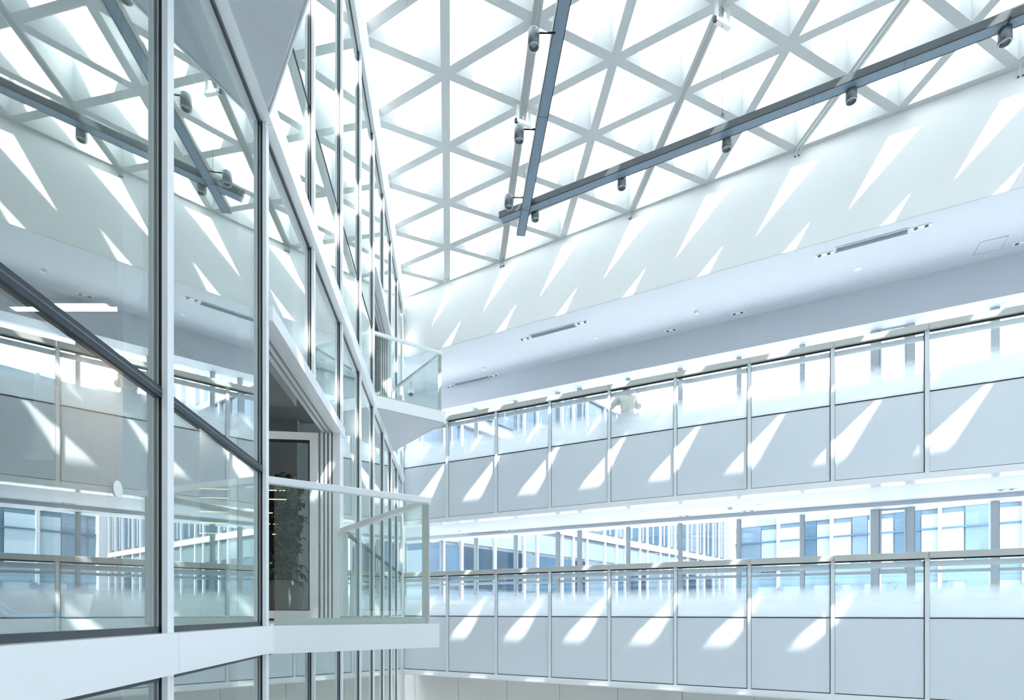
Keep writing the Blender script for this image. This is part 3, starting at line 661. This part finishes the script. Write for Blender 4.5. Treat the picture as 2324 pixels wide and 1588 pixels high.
def ellip(mb, c, rx, ry, rz, ax, ay, n=20, m=14, mi=0, zmin=-1, squ=None):
    k = len(mb.v)
    for i in range(m+1):
        th = math.pi*i/m
        for a in range(n):
            ph = 2*math.pi*a/n; x, y, z = math.sin(th)*math.cos(ph), math.sin(th)*math.sin(ph), math.cos(th)
            s_ = 1-.22*max(0, -z)
            mb.v.append(c+ax*x*rx*s_+ay*y*ry*s_+Vector((0, 0, z*rz)))
    for i in range(m):
        for a in range(n): b = (a+1) % n; mb.f.append([k+i*n+a, k+(i+1)*n+a, k+(i+1)*n+b, k+i*n+b]); mb.m.append(mi); mb.sm.append(True)
hc = pp(0, .24, 1.54+dz_)
mb = MB(); ellip(mb, hc, .075, .095, .115, rt, fw)
for s in (-1, 1): ellip(mb, hc+rt*s*.075, .012, .02, .03, rt, fw, 10, 8)
ellip(mb, hc+fw*.095-Vector((0, 0, .01)), .014, .018, .022, rt, fw, 10, 8)
hd = mb.build('head', 'skin', person)
mb = MB(); ellip(mb, hc+Vector((0, 0, .02))-fw*.012, .083, .10, .108, rt, fw); mb.build('hair', 'hair', hd, root=person)
mb = MB()
for s in (-1, 1): ellip(mb, hc+rt*s*.03+fw*.085+Vector((0, 0, .015)), .009, .009, .007, rt, fw, 8, 6)
mb.build('eyes', 'camera_black', hd, root=person)
for s, w in ((-1, pp(-.15, .48, 1.42+dz_)), (1, pp(.12, .49, 1.43+dz_))):
    mb = MB(); up = Vector((0, 0, 1))
    mb.tube([w-fw*.02, w+fw*.03+up*.01, w+fw*.07+up*.03], [.022, .038, .03], 10)
    for q in range(4):
        b0 = w+fw*.07+up*(.045-.018*q)-rt*s*.0; L = (.06, .068, .064, .05)[q]
        mb.tube([b0, b0-rt*s*L*.5+fw*.018, b0-rt*s*L+fw*.004], [.010, .009, .008], 8)
    mb.tube([w+fw*.02+up*.02, w+fw*.03+up*.045-rt*s*.02, w+fw*.05+up*.055-rt*s*.04], [.012, .011, .009], 8)
    mb.build('hand', 'skin', person)
t = thing('photo_camera', pp(0, .50, 1.46+dz_), 'black photo camera held up by the person on the upper gallery', 'camera')
cf = Frame((pp(0, .5, 0).x, pp(0, .5, 0).y, 0), (rt.x, rt.y, 0), (fw.x, fw.y, 0)); zc = Z2+1.45+dz_
MB().box(cf, -.07, .07, -.03, .03, zc-.04, zc+.045).build('body', 'camera_black', t, bevel=.006)
MB().tube([cf(0, .03, zc), cf(0, .13, zc)], .035, 20).build('lens', 'camera_black', t)
MB().box(cf, -.02, .02, -.02, .02, zc+.045, zc+.065).build('viewfinder', 'camera_black', t)

# ================================================================== OUTSIDE: courtyard buildings
smesh('floor', MB().prism([(-30, 24), (3, 22), (24, 8), (90, 8), (90, 120), (-30, 120)], Z0-.35, Z0-.05), 'paving')
VX = (2243-CX)/FPX; da = Vector((VX, 1, 0)).normalized(); db = Vector((-da.y, da.x, 0))
K = Vector((20.2, 50, 0))
K2 = K-da*1.2
FW = Frame((K2.x, K2.y, 0), -da, (-db.x, -db.y, 0))       # wing A: along -da toward the left, n toward the courtyard/right
if (FW.n.x*1+FW.n.y*-1) < 0: FW.n = -FW.n
t = thing('building', (K.x-12, K.y-12, Z0+EZ), 'white office wing with blue windows receding behind the left half of the window strip', 'building')
LA = 44
MB().box(FW, 0, LA, -8, -.3, Z0, 16).build('wall', 'facade_white', t)
for zb_ in (4.35, 8.5, 12.7): MB().box(FW, 0, LA, -.3, .02, zb_, zb_+.36).build('cornice', 'facade_white', t)
for zb_ in (.2,): MB().box(FW, 0, LA, -.3, .02, zb_, zb_+.3).build('cornice', 'facade_white', t)
u0 = .0; rr = random.Random(11); cnt = 0
while u0 < LA-1.5:
    w_ = rr.choice([1.1, 2.0, 2.2, 1.4])
    MB().box(FW, u0, u0+.13, -.3, -.02, Z0, 16).build('fin', 'facade_white', t)
    for z0_, z1_, mm in ((.55, 1.0, 'glass_pale'), (1.1, 3.0, rr.choice(['glass_dark', 'glass_blue', 'glass_pale'])), (3.15, 4.3, 'panel_pale'), (4.9, 8.4, rr.choice(['glass_blue', 'glass_pale', 'glass_blue'])), (9.2, 12.8, 'glass_blue')):
        wo = MB().box(FW, u0+.15, u0+w_-.02, -.3, -.15, z0_, z1_).build('window', mm, t)
    MB().box(FW, u0+w_*.55, u0+w_*.55+.05, -.16, -.08, 4.9, 8.4).build('mullion', 'facade_white', t)
    cnt += 1; u0 += w_
FB = Frame((K.x, K.y, 0), db if db.x > 0 else -db, (-da.x, -da.y, 0))
t = thing('building', (K.x+10, K.y-8, Z0+EZ), 'pale glass block facing the right half of the window strip', 'building')
LB = 60
MB().box(FB, 0, LB, -8, -.3, Z0, 18).build('wall', 'window_pale', t)
MB().box(FB, -.6, .4, -.5, .6, Z0, 18).build('corner_pier', 'facade_white', t)
u0 = 1.0
rr = random.Random(5)
MB().box(FB, 0, LB, -.3, -.06, 7.7, 17.5).build('spandrel', 'blind_white', t)
MB().box(FB, 0, LB, -.2, .02, 6.15, 6.27).build('transom', 'window_dark', t)
MB().box(FB, 0, LB, -.3, -.02, 2.3, 3.5).build('slab_band', 'window_pale', t)
MB().box(FB, 0, LB, -.3, -.10, -4, 2.3).build('base_wall', 'blind_white', t)
while u0 < LB-2:
    w_ = rr.choice([1.0, 1.6]); g_ = rr.choice([1.8, 2.6, 3.4])
    MB().box(FB, u0, u0+w_, -.3, -.12, 3.5, 7.7).build('window', rr.choice(['window_blue', 'window_dark', 'window_blue', 'window_pale']), t)
    MB().box(FB, u0+w_+.05, u0+w_+g_-.1, -.3, -.08, 3.6, 7.3).build('blind', 'blind_white', t)
    MB().box(FB, u0, u0+w_*.8, -.12, .0, -4, 2.3).build('column', 'window_blue', t)
    MB().box(FB, u0+w_+g_*.4, u0+w_+g_*.4+.22, -.3, .2, -4, 18).build('fin', 'facade_white', t)
    MB().bar(FB(u0+w_, .12, .2), FB(u0+w_+1.8, .12, 2.2), .25, .35).build('brace', 'window_blue', t)
    u0 += w_+g_
